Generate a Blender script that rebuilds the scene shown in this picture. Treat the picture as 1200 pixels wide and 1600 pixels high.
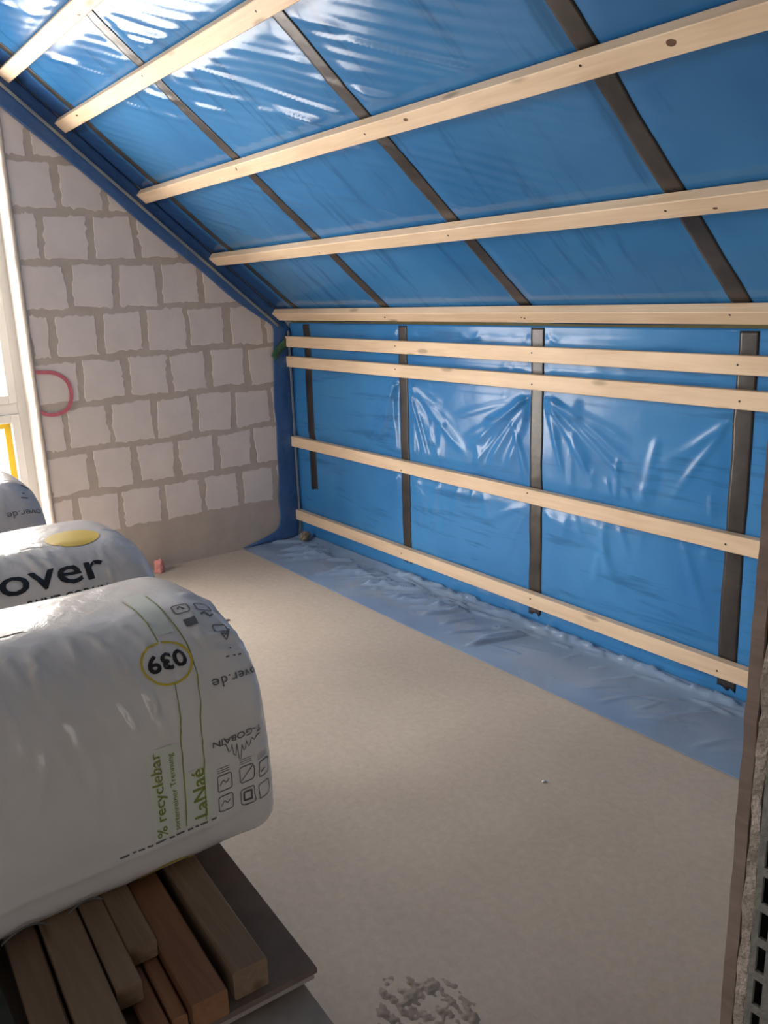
import bpy, bmesh, math, random
import numpy as np
from mathutils import Vector, Matrix, noise
random.seed(7)
rng = np.random.default_rng(11)
for o in list(bpy.data.objects): bpy.data.objects.remove(o)
S = bpy.context.scene
C = S.collection

# ------------------------------------------------------------------ camera
CAM = Vector((4.687, -2.750, 1.5565))
YAW, PIT, ROL = (math.radians(a) for a in (53.788, -14.634, -2.020))
fw = Vector((-math.sin(YAW)*math.cos(PIT), math.cos(YAW)*math.cos(PIT), math.sin(PIT)))
rt = fw.cross(Vector((0, 0, 1))).normalized(); up = rt.cross(fw)
cr, sr = math.cos(ROL), math.sin(ROL)
R_, U_ = cr*rt+sr*up, -sr*rt+cr*up
cam = bpy.data.objects.new('camera', bpy.data.cameras.new('camera')); C.objects.link(cam)
cam.matrix_world = Matrix(((R_.x, U_.x, -fw.x, CAM.x), (R_.y, U_.y, -fw.y, CAM.y), (R_.z, U_.z, -fw.z, CAM.z), (0, 0, 0, 1)))
cam.data.sensor_fit = 'HORIZONTAL'; cam.data.sensor_width = 36; cam.data.lens = 36*1308.45/1200
cam.data.clip_start = .05
S.camera = cam

# ------------------------------------------------------------------ light and exposure
S.view_settings.view_transform = 'Standard'; S.view_settings.look = 'None'
S.view_settings.gamma = 1; S.view_settings.use_curve_mapping = False
S.view_settings.exposure = 0.0
w = bpy.data.worlds.new('world'); S.world = w; w.use_nodes = True
w.node_tree.nodes['Background'].inputs[0].default_value = (.86, .93, 1, 1)
w.node_tree.nodes['Background'].inputs[1].default_value = 1.5

def area(name, loc, direction, sx, sy, power, col):
    l = bpy.data.lights.new(name, 'AREA'); l.shape = 'RECTANGLE'; l.size = sx; l.size_y = sy
    l.energy = power; l.color = col
    o = bpy.data.objects.new(name, l); C.objects.link(o); o.location = loc
    o.rotation_euler = Vector(direction).to_track_quat('-Z', 'Y').to_euler()
    return o
# daylight through the gable window, and a second light added in the unseen opposite slope
WY0, WY1, WZ0, WZ1 = -3.35, -1.58, 0.12, 2.52
area('window_daylight', (-.62, -2.6, 1.36), (1, 0, 0), 2.3, 2.9, 340, (1, .915, .83))
area('opposite_slope_fill', (1.2, -5.1, 2.35), (-.02, .77, -.62), 1.0, 1.2, 66, (1, .93, .86))
area('rear_fill', (6.55, -3.7, 1.1), (-1, .12, -.02), .95, 1.9, 6, (1, .86, .78))  # fill added behind the camera to brighten the bag fronts

TH = math.radians(40.04); H = 1.409
NR = Vector((0, -math.sin(TH), -math.cos(TH))); DR = Vector((0, -math.cos(TH), math.sin(TH)))
def RP(x, s, off=0.0):                       # point on the roof slope: x along, s up the slope, off into the room
    return Vector((x, 0, H))+DR*s+NR*off
def KP(x, z, off=0.0):                       # point on the knee wall
    return Vector((x, -off, z))

# ------------------------------------------------------------------ helpers
def setp(o, label=None, cat=None, group=None, kind=None):
    if label: o['label'] = label
    if cat: o['category'] = cat
    if group: o['group'] = group
    if kind: o['kind'] = kind
    return o
def mesh_obj(name, verts, faces, mats, parent=None, smooth=False, midx=None, origin=None):
    vs = [Vector(v) for v in verts]
    if origin is None:
        xs = [v.x for v in vs]; ys = [v.y for v in vs]; zs = [v.z for v in vs]
        origin = Vector(((min(xs)+max(xs))/2, (min(ys)+max(ys))/2, min(zs)))
    origin = Vector(origin)
    m = bpy.data.meshes.new(name)
    m.from_pydata([v-origin for v in vs], [], faces)
    if not isinstance(mats, (list, tuple)): mats = [mats]
    for a in mats: m.materials.append(a)
    if midx: m.polygons.foreach_set('material_index', midx)
    if smooth: m.polygons.foreach_set('use_smooth', [True]*len(m.polygons))
    m.update()
    o = bpy.data.objects.new(name, m); C.objects.link(o)
    if parent is not None:
        o.parent = parent; o.location = origin-parent_loc(parent)
    else: o.location = origin
    return o
def parent_loc(p):
    l = Vector(p.location); q = p.parent
    while q: l += q.location; q = q.parent
    return l
def fix_normals(o):
    bm = bmesh.new(); bm.from_mesh(o.data); bmesh.ops.recalc_face_normals(bm, faces=bm.faces); bm.to_mesh(o.data); bm.free(); return o
def empty(name, loc):
    o = bpy.data.objects.new(name, None); o.empty_display_size = .1; C.objects.link(o); o.location = loc; return o
class MB:
    def __init__(s): s.v = []; s.f = []; s.m = []
    def add(s, vs, fs, m=0):
        b = len(s.v); s.v += [Vector(v) for v in vs]
        for f in fs: s.f.append([b+i for i in f]); s.m.append(m)
    def box(s, a, b, m=0):
        (x0, y0, z0), (x1, y1, z1) = a, b
        s.add([(x0, y0, z0), (x1, y0, z0), (x1, y1, z0), (x0, y1, z0), (x0, y0, z1), (x1, y0, z1), (x1, y1, z1), (x0, y1, z1)],
              [(0, 3, 2, 1), (4, 5, 6, 7), (0, 1, 5, 4), (1, 2, 6, 5), (2, 3, 7, 6), (3, 0, 4, 7)], m)
    def obj(s, name, mats, parent=None, smooth=False, origin=None):
        return mesh_obj(name, s.v, s.f, mats, parent, smooth, s.m, origin)
def grid_faces(nu, nv, wrapv=False, base=0):
    f = []
    for i in range(nu-1):
        for j in range(nv if wrapv else nv-1):
            k = (j+1) % nv
            f.append((base+i*nv+j, base+(i+1)*nv+j, base+(i+1)*nv+k, base+i*nv+k))
    return f
def bevel(o, wd=.003, seg=2):
    m = o.modifiers.new('bevel', 'BEVEL'); m.width = wd; m.segments = seg; m.limit_method = 'ANGLE'; return o

# ------------------------------------------------------------------ materials
def nt(name):
    m = bpy.data.materials.new(name); m.use_nodes = True
    t = m.node_tree; b = t.nodes['Principled BSDF']
    return m, t, b
def N(t, typ, **k):
    n = t.nodes.new(typ)
    for a, v in k.items(): setattr(n, a, v)
    return n
def noise_n(t, vec, scale, detail=4, rough=.55, dist=0):
    n = N(t, 'ShaderNodeTexNoise'); n.inputs['Scale'].default_value = scale; n.inputs['Detail'].default_value = detail
    n.inputs['Roughness'].default_value = rough; n.inputs['Distortion'].default_value = dist
    t.links.new(vec, n.inputs['Vector']); return n.outputs['Fac']
def ramp(t, fac, stops):
    r = N(t, 'ShaderNodeValToRGB'); e = r.color_ramp.elements
    e[0].position, e[0].color = stops[0][0], (*stops[0][1], 1)
    e[1].position, e[1].color = stops[-1][0], (*stops[-1][1], 1)
    for p, c in stops[1:-1]:
        x = e.new(p); x.color = (*c, 1)
    t.links.new(fac, r.inputs[0]); return r.outputs[0]
def mixc(t, fac, a, b, mode='MIX'):
    m = N(t, 'ShaderNodeMix', data_type='RGBA', blend_type=mode)
    for s, v in ((m.inputs[0], fac), (m.inputs[6], a), (m.inputs[7], b)):
        if isinstance(v, (int, float)): s.default_value = v
        elif isinstance(v, tuple): s.default_value = (*v, 1)
        else: t.links.new(v, s)
    return m.outputs[2]
def pos(t, scale=(1, 1, 1), rot=(0, 0, 0), obj=False):
    g = N(t, 'ShaderNodeTexCoord').outputs['Object'] if obj else N(t, 'ShaderNodeNewGeometry').outputs['Position']
    m = N(t, 'ShaderNodeMapping'); m.inputs['Scale'].default_value = scale; m.inputs['Rotation'].default_value = rot
    t.links.new(g, m.inputs[0]); return m.outputs[0]
def bump(t, b, h, strength=.3, dist=.01):
    n = N(t, 'ShaderNodeBump'); n.inputs['Strength'].default_value = strength; n.inputs['Distance'].default_value = dist
    t.links.new(h, n.inputs['Height']); t.links.new(n.outputs[0], b.inputs['Normal']); return n
def simple(name, col, rough=.6, metal=0, var=.12, sc=20, bs=.2, bd=.003):
    m, t, b = nt(name); p = pos(t, obj=True)
    f = noise_n(t, p, sc)
    c = ramp(t, f, [(.3, tuple(x*(1-var) for x in col)), (.7, tuple(min(1, x*(1+var)) for x in col))])
    t.links.new(c, b.inputs['Base Color']); b.inputs['Roughness'].default_value = rough; b.inputs['Metallic'].default_value = metal
    if bs: bump(t, b, noise_n(t, p, sc*4), bs, bd)
    return m
def srgb(r, g, b):
    return tuple((c/255/12.92 if c/255 <= .04045 else ((c/255+.055)/1.055)**2.4) for c in (r, g, b))

def wood(name, c0, c1, scale=1.0, knots=True, rough=.6):
    m, t, b = nt(name)
    oi = N(t, 'ShaderNodeObjectInfo').outputs['Random']
    def wp(sc):
        q = pos(t, sc, obj=True); a = N(t, 'ShaderNodeVectorMath', operation='ADD'); m_ = N(t, 'ShaderNodeMath', operation='MULTIPLY'); m_.inputs[1].default_value = 57.0
        t.links.new(oi, m_.inputs[0]); t.links.new(q, a.inputs[0]); t.links.new(m_.outputs[0], a.inputs[1]); return a.outputs[0]
    f = noise_n(t, wp((1.2*scale, 16*scale, 16*scale)), 3.0, 5, .6, .6)
    col = ramp(t, f, [(.3, c0), (.5, tuple((a+d)/2 for a, d in zip(c0, c1))), (.7, c1)])
    f2 = noise_n(t, wp((1, 2, 2)), 2.2, 2)
    col = mixc(t, .35, col, ramp(t, f2, [(.35, tuple(x*.8 for x in c0)), (.65, c1)]), 'MIX')
    if knots:
        v = N(t, 'ShaderNodeTexVoronoi'); v.inputs['Scale'].default_value = 1.0
        t.links.new(wp((2.6, 9, 9)), v.inputs['Vector'])
        k = ramp(t, v.outputs['Distance'], [(.07, (1, 1, 1)), (.14, (0, 0, 0))])
        kk = N(t, 'ShaderNodeRGBToBW'); t.links.new(k, kk.inputs[0])
        kn = N(t, 'ShaderNodeMath', operation='MULTIPLY'); kn.inputs[1].default_value = .6; t.links.new(kk.outputs[0], kn.inputs[0])
        col = mixc(t, kn.outputs[0], col, tuple(x*.35 for x in c0))
    t.links.new(col, b.inputs['Base Color']); b.inputs['Roughness'].default_value = rough
    bump(t, b, f, .15, .002)
    return m
M = {}
M['batten'] = wood('pale_spruce', (.72, .52, .34), (.90, .70, .50))
M['timber_pale'] = wood('used_timber_pale', (.24, .16, .105), (.39, .27, .175), 1.4, True, .8)
M['timber_red'] = wood('used_timber_reddish', (.26, .12, .06), (.42, .21, .11), 1.4, True, .75)
M['timber_brown'] = wood('used_timber_brown', (.20, .125, .08), (.34, .225, .15), 1.4, True, .8)

def film(name, base, dark, rough=.2, alpha=None, axis=0):
    m, t, b = nt(name); p = pos(t)
    big = noise_n(t, p, 1.3, 3)
    col = ramp(t, big, [(.3, dark), (.7, base)])
    # faint printed rows of the mineral wool showing through the foil
    if axis is not None:
        sc = (1.6, 16, 16) if axis == 0 else (11, 1.2, 1.2)
        st = noise_n(t, pos(t, sc), 1.0, 3, .7, .3)
        stf = N(t, 'ShaderNodeMapRange'); stf.inputs[1].default_value = .54; stf.inputs[2].default_value = .68; stf.inputs[4].default_value = .55
        t.links.new(st, stf.inputs[0])
        col = mixc(t, stf.outputs[0], col, tuple(x*.6 for x in dark))
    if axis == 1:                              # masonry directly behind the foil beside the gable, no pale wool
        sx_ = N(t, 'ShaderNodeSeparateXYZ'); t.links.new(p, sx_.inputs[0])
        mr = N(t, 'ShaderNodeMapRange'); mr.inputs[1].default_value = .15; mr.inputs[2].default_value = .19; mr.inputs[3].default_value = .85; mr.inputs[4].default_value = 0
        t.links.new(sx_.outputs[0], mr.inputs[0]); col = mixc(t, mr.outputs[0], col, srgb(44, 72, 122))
    t.links.new(col, b.inputs['Base Color'])
    r = N(t, 'ShaderNodeMapRange'); r.inputs[3].default_value = rough*.7; r.inputs[4].default_value = rough*1.5
    t.links.new(noise_n(t, p, 6), r.inputs[0]); t.links.new(r.outputs[0], b.inputs['Roughness'])
    b.inputs['IOR'].default_value = 1.36
    h = noise_n(t, pos(t, (1, 1, 1)), 11, 2, .45, 0)
    bump(t, b, h, .13, .006)
    if alpha is not None:
        a = N(t, 'ShaderNodeMapRange'); a.inputs[1].default_value = .3; a.inputs[2].default_value = .7
        a.inputs[3].default_value = alpha-.08; a.inputs[4].default_value = alpha+.08
        t.links.new(noise_n(t, p, 3, 1), a.inputs[0]); t.links.new(a.outputs[0], b.inputs['Alpha'])
    return m
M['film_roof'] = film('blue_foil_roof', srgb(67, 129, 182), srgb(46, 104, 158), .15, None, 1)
M['film_knee'] = film('blue_foil_wall', srgb(72, 142, 202), srgb(50, 118, 182), .17, None, 0)
M['film_flap'] = film('blue_foil_over_masonry', srgb(84, 122, 176), srgb(66, 104, 158), .25, .80, None)
M['film_floor'] = film('blue_foil_on_floor', srgb(170, 198, 230), srgb(140, 170, 208), .14, .48, None)

def tape_mat():
    m, t, b = nt('dark_sealing_tape'); p = pos(t)
    c = ramp(t, noise_n(t, p, 9, 4), [(.3, (.022, .02, .02)), (.7, (.06, .05, .046))])
    t.links.new(c, b.inputs['Base Color']); b.inputs['Roughness'].default_value = .33
    bump(t, b, noise_n(t, p, 25, 4), .3, .003); return m
M['tape'] = tape_mat()
M['knot'] = simple('dark_branch_knot', (.16, .08, .04), .7, 0, .5, 60, .2)
M['screw'] = simple('dark_screw', (.05, .04, .035), .5, .6, bs=0)
M['galv'] = simple('galvanised_steel', (.36, .38, .36), .5, .4, .2, 12)
M['floor'] = None
def floor_mat():
    m, t, b = nt('bare_screed'); p = pos(t)
    a = noise_n(t, p, 1.6, 5, .6); c = ramp(t, a, [(.3, (.51, .42, .34)), (.7, (.63, .53, .435))])
    f = noise_n(t, p, 40, 6, .7); c = mixc(t, .35, c, ramp(t, f, [(.3, (.40, .34, .27)), (.7, (.70, .61, .50))]))
    s = noise_n(t, pos(t, (3, 9, 3), (0, 0, .5)), 3, 5, .7)
    sm = N(t, 'ShaderNodeMapRange'); sm.inputs[1].default_value = .62; sm.inputs[2].default_value = .75; sm.inputs[4].default_value = .3
    t.links.new(s, sm.inputs[0]); c = mixc(t, sm.outputs[0], c, (.30, .25, .20))
    t.links.new(c, b.inputs['Base Color']); b.inputs['Roughness'].default_value = .75
    mx = N(t, 'ShaderNodeMath', operation='ADD'); t.links.new(f, mx.inputs[0]); t.links.new(noise_n(t, pos(t, (2, 7, 2), (0, 0, .4)), 4, 4), mx.inputs[1])
    bump(t, b, mx.outputs[0], .18, .004); return m
M['floor'] = floor_mat()
M['splash'] = simple('dried_mortar_splash', (.36, .29, .24), .9, 0, .2, 30, .4)
M['block'] = simple('pale_masonry_block', (.76, .675, .62), .9, 0, .05, 7, .15, .003)
M['mortar'] = simple('smeared_mortar', (.52, .445, .38), .95, 0, .08, 9, .3, .004)
M['render'] = simple('rough_plaster', (.62, .58, .53), .9, 0, .1, 6, .4, .005)
M['dull'] = simple('unseen_masonry', (.14, .125, .11), .9, 0, .1, 5, .3)
M['insul'] = simple('mineral_wool', (.5, .42, .2), .95, 0, .1, 20, .3)
M['bead'] = simple('cream_plaster_bead', (.78, .68, .56), .8, 0, .12, 15, .4)
M['pvc'] = simple('white_window_frame', (.75, .74, .72), .3, 0, .03, 5, 0)
M['yellow'] = simple('yellow_print', (.86, .58, .03), .4, 0, .05, 5, 0)
M['ink'] = simple('black_print', (.02, .02, .024), .4, 0, .05, 5, 0)
M['ink_soft'] = simple('grey_print', (.13, .13, .13), .4, 0, .1, 30, 0)
M['olive'] = simple('olive_green_print', (.26, .30, .055), .4, 0, .1, 30, 0)
M['ring'] = simple('ochre_ring_print', (.70, .53, .05), .4, 0, .08, 12, 0)
M['lab'] = simple('pale_pink_label', (.74, .62, .58), .35, 0, .04, 10, 0)
M['mint'] = simple('pale_green_print', (.77, .80, .70), .35, 0, .05, 10, 0)
M['pink'] = simple('pink_spray_paint', (.62, .16, .20), .7, 0, .15, 30, 0)
M['pinkfoam'] = simple('pink_foam', (.72, .30, .27), .8, 0, .15, 30, .2)
M['green_tape'] = simple('dark_green_tape', (.05, .14, .08), .5, 0, .3, 30, .3)
M['crumb'] = simple('brown_mortar_crumb', (.24, .2, .14), .95, 0, .3, 40, .6)
M['jambwood'] = wood('weathered_brown_board', (.17, .125, .11), (.30, .235, .205), 1.2, False, .85)
M['jambmortar'] = simple('rough_mortar_edge', (.40, .35, .31), .95, 0, .25, 30, .9, .01)
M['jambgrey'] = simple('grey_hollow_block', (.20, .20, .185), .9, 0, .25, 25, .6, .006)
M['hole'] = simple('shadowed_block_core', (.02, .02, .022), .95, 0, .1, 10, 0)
M['panel_top'] = simple('brown_grey_panel', (.20, .145, .115), .7, 0, .15, 14, .3)
M['sheet'] = simple('grey_board_sheet', (.42, .37, .33), .85, 0, .12, 18, .3)
M['darkmetal'] = simple('dark_grey_steel', (.05, .055, .05), .5, .5, .2, 14, .1)
def bag_mat(name, tint):
    m, t, b = nt(name); p = pos(t)
    c = ramp(t, noise_n(t, p, 5, 4), [(.3, tuple(x*.9 for x in tint)), (.7, tint)])
    t.links.new(c, b.inputs['Base Color']); b.inputs['Roughness'].default_value = .2
    b.inputs['Subsurface Weight'].default_value = .0
    bump(t, b, noise_n(t, p, 26, 5, .6, 1.0), .25, .005); return m
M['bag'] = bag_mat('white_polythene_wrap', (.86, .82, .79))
M['bag_shade'] = bag_mat('shaded_polythene_wrap', (.62, .60, .61))  # same wrap as the other bags, shade put into a greyer colour
def glass_mat():
    m, t, b = nt('window_glass'); t.nodes.remove(b)
    tr = N(t, 'ShaderNodeBsdfTransparent'); gl = N(t, 'ShaderNodeBsdfGlossy'); gl.inputs['Roughness'].default_value = .02
    fr = N(t, 'ShaderNodeFresnel'); fr.inputs[0].default_value = 1.45; mx = N(t, 'ShaderNodeMixShader')
    geo = N(t, 'ShaderNodeNewGeometry'); inv = N(t, 'ShaderNodeMath', operation='SUBTRACT'); inv.inputs[0].default_value = 1; t.links.new(geo.outputs['Backfacing'], inv.inputs[1])
    ml = N(t, 'ShaderNodeMath', operation='MULTIPLY'); t.links.new(fr.outputs[0], ml.inputs[0]); t.links.new(inv.outputs[0], ml.inputs[1])
    t.links.new(ml.outputs[0], mx.inputs[0]); t.links.new(tr.outputs[0], mx.inputs[1]); t.links.new(gl.outputs[0], mx.inputs[2])
    t.links.new(mx.outputs[0], t.nodes['Material Output'].inputs[0]); return m
M['glass'] = glass_mat()

# ------------------------------------------------------------------ room shell
XE = 6.4; YE = -6.0; PX = 4.2595            # PX: far face of the partition
b = MB(); b.box((-.4, YE-.2, -.2), (XE+.2, .25, 0)); setp(b.obj('floor', M['floor'], origin=(0, 0, 0)), kind='structure')
ridge_s = 3.0/math.cos(TH)
# ceiling slab behind the foil (near slope) and the opposite slope
def slab(mb, pts, thick, m=0):
    n = (Vector(pts[1])-Vector(pts[0])).cross(Vector(pts[3])-Vector(pts[0])).normalized()
    a = [Vector(p) for p in pts]; c = [p+n*thick for p in a]
    mb.add(a+c, [(0, 1, 2, 3), (7, 6, 5, 4), (0, 4, 5, 1), (1, 5, 6, 2), (2, 6, 7, 3), (3, 7, 4, 0)], m)
b = MB()
slab(b, [RP(0, 0, -.03), RP(XE, 0, -.03), RP(XE, ridge_s, -.03), RP(0, ridge_s, -.03)], -.15)
ry, rz = RP(0, ridge_s, -.03).y, RP(0, ridge_s, -.03).z
# opposite slope around an opening added for the slope light is left as two fields
b2 = MB()
def opp(x0, x1, s0, s1):
    def q(x, s): return Vector((x, ry-math.cos(TH)*s, rz-math.sin(TH)*s))
    slab(b2, [q(x0, s0), q(x0, s1), q(x1, s1), q(x1, s0)], -.15)
opp(0, .7, 0, 3.9); opp(1.9, XE, 0, 3.9); opp(.7, 1.9, 0, 1.9); opp(.7, 1.9, 3.3, 3.9)
for mbx in (b, b2): pass
fix_normals(setp(b.obj('ceiling', M['insul']), kind='structure'))
o = fix_normals(setp(b2.obj('ceiling', M['dull']), kind='structure'))
b = MB(); b.box((-.1, .03, 0), (XE, .25, H+.01)); setp(b.obj('wall_right', M['insul']), kind='structure')
b = MB(); b.box((0, YE-.2, 0), (XE, YE, 1.6)); setp(b.obj('wall_rear', M['dull']), kind='structure')
b = MB(); b.box((XE, YE, 0), (XE+.2, -4.2, 4.1)); b.box((XE, -3.2, 0), (XE+.2, .25, 4.1)); b.box((XE, -4.2, 2.1), (XE+.2, -3.2, 4.1)); setp(b.obj('wall_back', M['dull']), kind='structure')  # gap in this unseen wall is added for the rear fill light

# gable wall: mortar ground with the window opening, block faces standing proud of it
def roof_z(y): return H+math.tan(TH)*(-y) if y > -3 else H+math.tan(TH)*3-math.tan(TH)*(-3-y)
b = MB()
GT = -.36
def wallpoly(pts, m=0):
    a = [Vector((0, y, z)) for y, z in pts]; c = [Vector((GT, y, z)) for y, z in pts]; n = len(a)
    b.add(a+c, [tuple(range(n)), tuple(range(2*n-1, n-1, -1))]+[(i, i+n, (i+1) % n+n, (i+1) % n) for i in range(n)], m)
e = .12
wallpoly([(.03, 0), (.03, roof_z(0)+.02), (WY1, roof_z(WY1)+e), (WY1, 0)])
wallpoly([(WY1, WZ1), (WY1, roof_z(WY1)+e), (-3, roof_z(-3)+e), (WY0, roof_z(WY0)+e), (WY0, WZ1)])
wallpoly([(WY1, 0), (WY1, WZ0), (WY0, WZ0), (WY0, 0)])
wallpoly([(WY0, 0), (WY0, roof_z(WY0)+e), (YE, roof_z(YE)+e), (YE, 0)])
def blockface(y0, y1, z0, z1):
    """irregular block outline, 4 mm proud of the smeared mortar"""
    c = []
    j = lambda a=.010: random.uniform(-a, a)
    q = [(y0+j(), z0+j()), (y1+j(), z0+j()), (y1+j(), z1+j()), (y0+j(), z1+j())]
    for k in range(4):
        a, d = q[k], q[(k+1) % 4]; n = 11; ph = random.uniform(0, 6); am = random.uniform(.001, .0045)
        for i in range(n):
            t = i/n; wv = .0030 if i else 0
            nx, nz = -(d[1]-a[1]), d[0]-a[0]; L = math.hypot(nx, nz)
            r = random.gauss(0, wv)+am*math.sin(t*random.choice((5.5, 6))+ph)*(1 if i else 0)+(-.012*random.random() if random.random() < .05 else 0)
            c.append((a[0]+(d[0]-a[0])*t-nx/L*r*-1, a[1]+(d[1]-a[1])*t-nz/L*r*-1))
    # clip under the roof line
    if max(z for y, z in c) > roof_z(y1)-.02:
        c = clip(c)
        if len(c) < 3: return
    n = len(c); m_ = len(b.v)
    cy = sum(p[0] for p in c)/n; cz = sum(p[1] for p in c)/n
    outer = [Vector((0, y, z)) for y, z in c]; inner = [Vector((.0018, cy+(y-cy)*.975, cz+(z-cz)*.975)) for y, z in c]
    b.add(outer+inner+[Vector((.0022, cy, cz))], [(i, (i+1) % n, (i+1) % n+n, i+n) for i in range(n)]+[(i+n, (i+1) % n+n, 2*n) for i in range(n)], 1)
def clip(c):
    out = []
    f = lambda p: roof_z(p[0])-.02-p[1]
    for i in range(len(c)):
        p, q = c[i], c[(i+1) % len(c)]; fp, fq = f(p), f(q)
        if fp >= 0: out.append(p)
        if (fp >= 0) != (fq >= 0):
            t = fp/(fp-fq); out.append((p[0]+(q[0]-p[0])*t, p[1]+(q[1]-p[1])*t))
    return out
JW = .019
ci = 0
z = .2686
while z < 3.6:
    off = -1.45 if ci % 2 == 0 else -1.338
    ys = [off+.254*k for k in range(-18, 8)]
    for ya, yb in zip(ys, ys[1:]):
        y0, y1 = ya+JW, yb-JW
        if y1 > .0: y1 = -.005
        if y0 > -.05: continue
        if y0 < YE+.05: continue
        segs = []
        if z+.25 > WZ0 and z < WZ1:                       # keep the opening free
            if y1 < WY0-.01 or y0 > WY1+.005: segs = [(y0, y1)]
            elif y1 > WY1+.03 and y0 < WY1+.005: segs = [(WY1+.01, y1)]
            elif y0 < WY0-.03: segs = [(y0, WY0-.01)]
        else: segs = [(y0, y1)]
        for s0, s1 in segs:
            if s1-s0 < .03: continue
            if z+.02 > roof_z(s1)-.02 and z > roof_z(s0): continue
            blockface(s0, s1, z+.018+.004, z+.25-.014)
    z += .25; ci += 1
# pink spray loop lies on the blocks as a paint mark
def ribbon(mb, pts, wd, m, nrm=Vector((1, 0, 0)), closed=False):
    n = len(pts); vs = []
    for i, p in enumerate(pts):
        a = pts[i-1] if (i or closed) else p; c = pts[(i+1) % n] if (i < n-1 or closed) else p
        t = (Vector(c)-Vector(a)).normalized(); s = t.cross(nrm).normalized()*wd/2
        vs += [Vector(p)+s, Vector(p)-s]
    fs = [(2*i, 2*i+1, 2*i+3, 2*i+2) for i in range(n-1)]
    if closed: fs.append((2*n-2, 2*n-1, 1, 0))
    mb.add(vs, fs, m)
def catmull(P, n=10):
    P = [Vector(p) for p in P]; out = []
    for i in range(len(P)-1):
        a = P[max(i-1, 0)]; c = P[i]; d = P[i+1]; e_ = P[min(i+2, len(P)-1)]
        for k in range(n):
            t = k/n
            out.append(.5*((2*c)+(d-a)*t+(2*a-5*c+4*d-e_)*t*t+(3*c-a-3*d+e_)*t**3))
    out.append(P[-1]); return out
loop = catmull([(.0075, WY1, 1.217), (.0075, -1.53, 1.213), (.0075, -1.47, 1.203), (.0075, -1.415, 1.16), (.0075, -1.398, 1.10), (.0075, -1.408, 1.04), (.0075, -1.44, .998), (.0075, -1.50, .984), (.0075, -1.55, .993), (.0075, WY1, 1.013)])
ribbon(b, loop, .020, 2)
gable = b.obj('wall_left', [M['mortar'], M['block'], M['pink']], origin=(0, 0, 0)); setp(gable, kind='structure'); fix_normals(gable)

# ------------------------------------------------------------------ gable window
fx0, fx1 = -.27, -.19
win = MB()
def frame(mb, x0, x1, y0, y1, z0, z1, t):
    mb.box((x0, y0, z0), (x1, y0+t, z1)); mb.box((x0, y1-t, z0), (x1, y1, z1))
    mb.box((x0, y0+t, z0), (x1, y1-t, z0+t)); mb.box((x0, y0+t, z1-t), (x1, y1-t, z1))
frame(win, fx0, fx1, WY0, WY1, WZ0, WZ1, .055)
win.box((fx0, WY0+.055, .985), (fx1, WY1-.055, 1.045))
ym = (WY0+WY1)/2; win.box((fx0, ym-.035, 1.045), (fx1, ym+.035, WZ1-.055))
w1 = win.obj('window_1', M['pvc']); setp(w1, kind='structure'); bevel(w1, .004)
for nm, (ya, yb, za, zb) in {'l': (WY0+.055, WY1-.055, WZ0+.055, .985), 'ul': (WY0+.055, ym-.035, 1.045, WZ1-.055), 'ur': (ym+.035, WY1-.055, 1.045, WZ1-.055)}.items():
    sb = MB(); frame(sb, fx0+.01, fx1+.012, ya, yb, za, zb, .045); bevel(sb.obj('sash', M['pvc'], w1), .004)
    g = MB(); g.box((-.234, ya+.045, za+.045), (-.228, yb-.045, zb-.045)); g.obj('pane', M['glass'], w1)
yt = MB()
ya, yb, za, zb = WY0+.10, WY1-.10, WZ0+.10, .94
frame(yt, -.2275, -.2265, ya, yb, za, zb, .032)
o = yt.obj('tape_border', M['yellow'], w1); o['label'] = 'yellow border strip round the lower pane'
# reveal plaster faces and corner bead
b = MB()
b.box((fx1, WY1-.012, WZ0), (-.004, WY1-.0005, WZ1)); b.box((fx1, WY0+.0005, WZ0), (-.004, WY0+.012, WZ1))
b.box((fx1, WY0+.012, WZ1-.012), (-.004, WY1-.012, WZ1-.0005)); b.box((fx1, WY0+.012, WZ0+.0005), (-.004, WY1-.012, WZ0+.012))
setp(b.obj('trim_1', M['render']), kind='structure')
# bead: wobbly cream edge standing at the corner
b = MB(); n = 90; vs = []
for i in range(n):
    z = WZ0+(WZ1-WZ0)*i/(n-1); j = noise.noise(Vector((0, 3, z*9)))*.004; k = noise.noise(Vector((5, 3, z*16)))*.005
    y0 = WY1-.013+k; y1 = WY1+.012+j
    vs += [(-.012, y0, z), (.008+j, y0, z), (.012, (y0+y1)/2, z), (.007, y1, z), (-.012, WY1-.0125+k, z)]
b.add(vs, grid_faces(n, 5, True)); o = b.obj('trim_2', M['bead'], smooth=True); fix_normals(o); setp(o, kind='structure')

# ------------------------------------------------------------------ partition with the doorway jamb, right of the camera
JY = -1.97
b = MB(); top = roof_z(JY)-.12
def rough_slab(mb, x0, x1, y0, y1, z0, z1, amp, n=140, m=0, seed=0):
    vs = []
    for i in range(n):
        z = z0+(z1-z0)*i/(n-1)
        a = lambda k: amp*(noise.noise(Vector((k*7.1+seed, seed, z*22)))+.6*noise.noise(Vector((k*3.3+seed, 9, z*70))))
        vs += [(x0+a(1), y0+a(2), z), (x1+a(3), y0+a(4), z), (x1+a(5)*.3, y1, z), (x0+a(6)*.3, y1, z)]
    mb.add(vs, grid_faces(n, 4, True)+[(0, 1, 2, 3), tuple(reversed([4*(n-1)+i for i in range(4)]))], m)
rough_slab(b, 4.2595, 4.2740, JY, JY+.004, 0, 2.9, .0014)
o = b.obj('trim_3', M['jambwood'], smooth=False); fix_normals(o); setp(o, kind='structure')
b = MB()
rough_slab(b, 4.2770, 4.2895, JY-.003, JY+.006, 0, 2.9, .0030, 260, 0, 4)
o = b.obj('trim_4', M['jambmortar']); fix_normals(o); setp(o, kind='structure')
b = MB()
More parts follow.
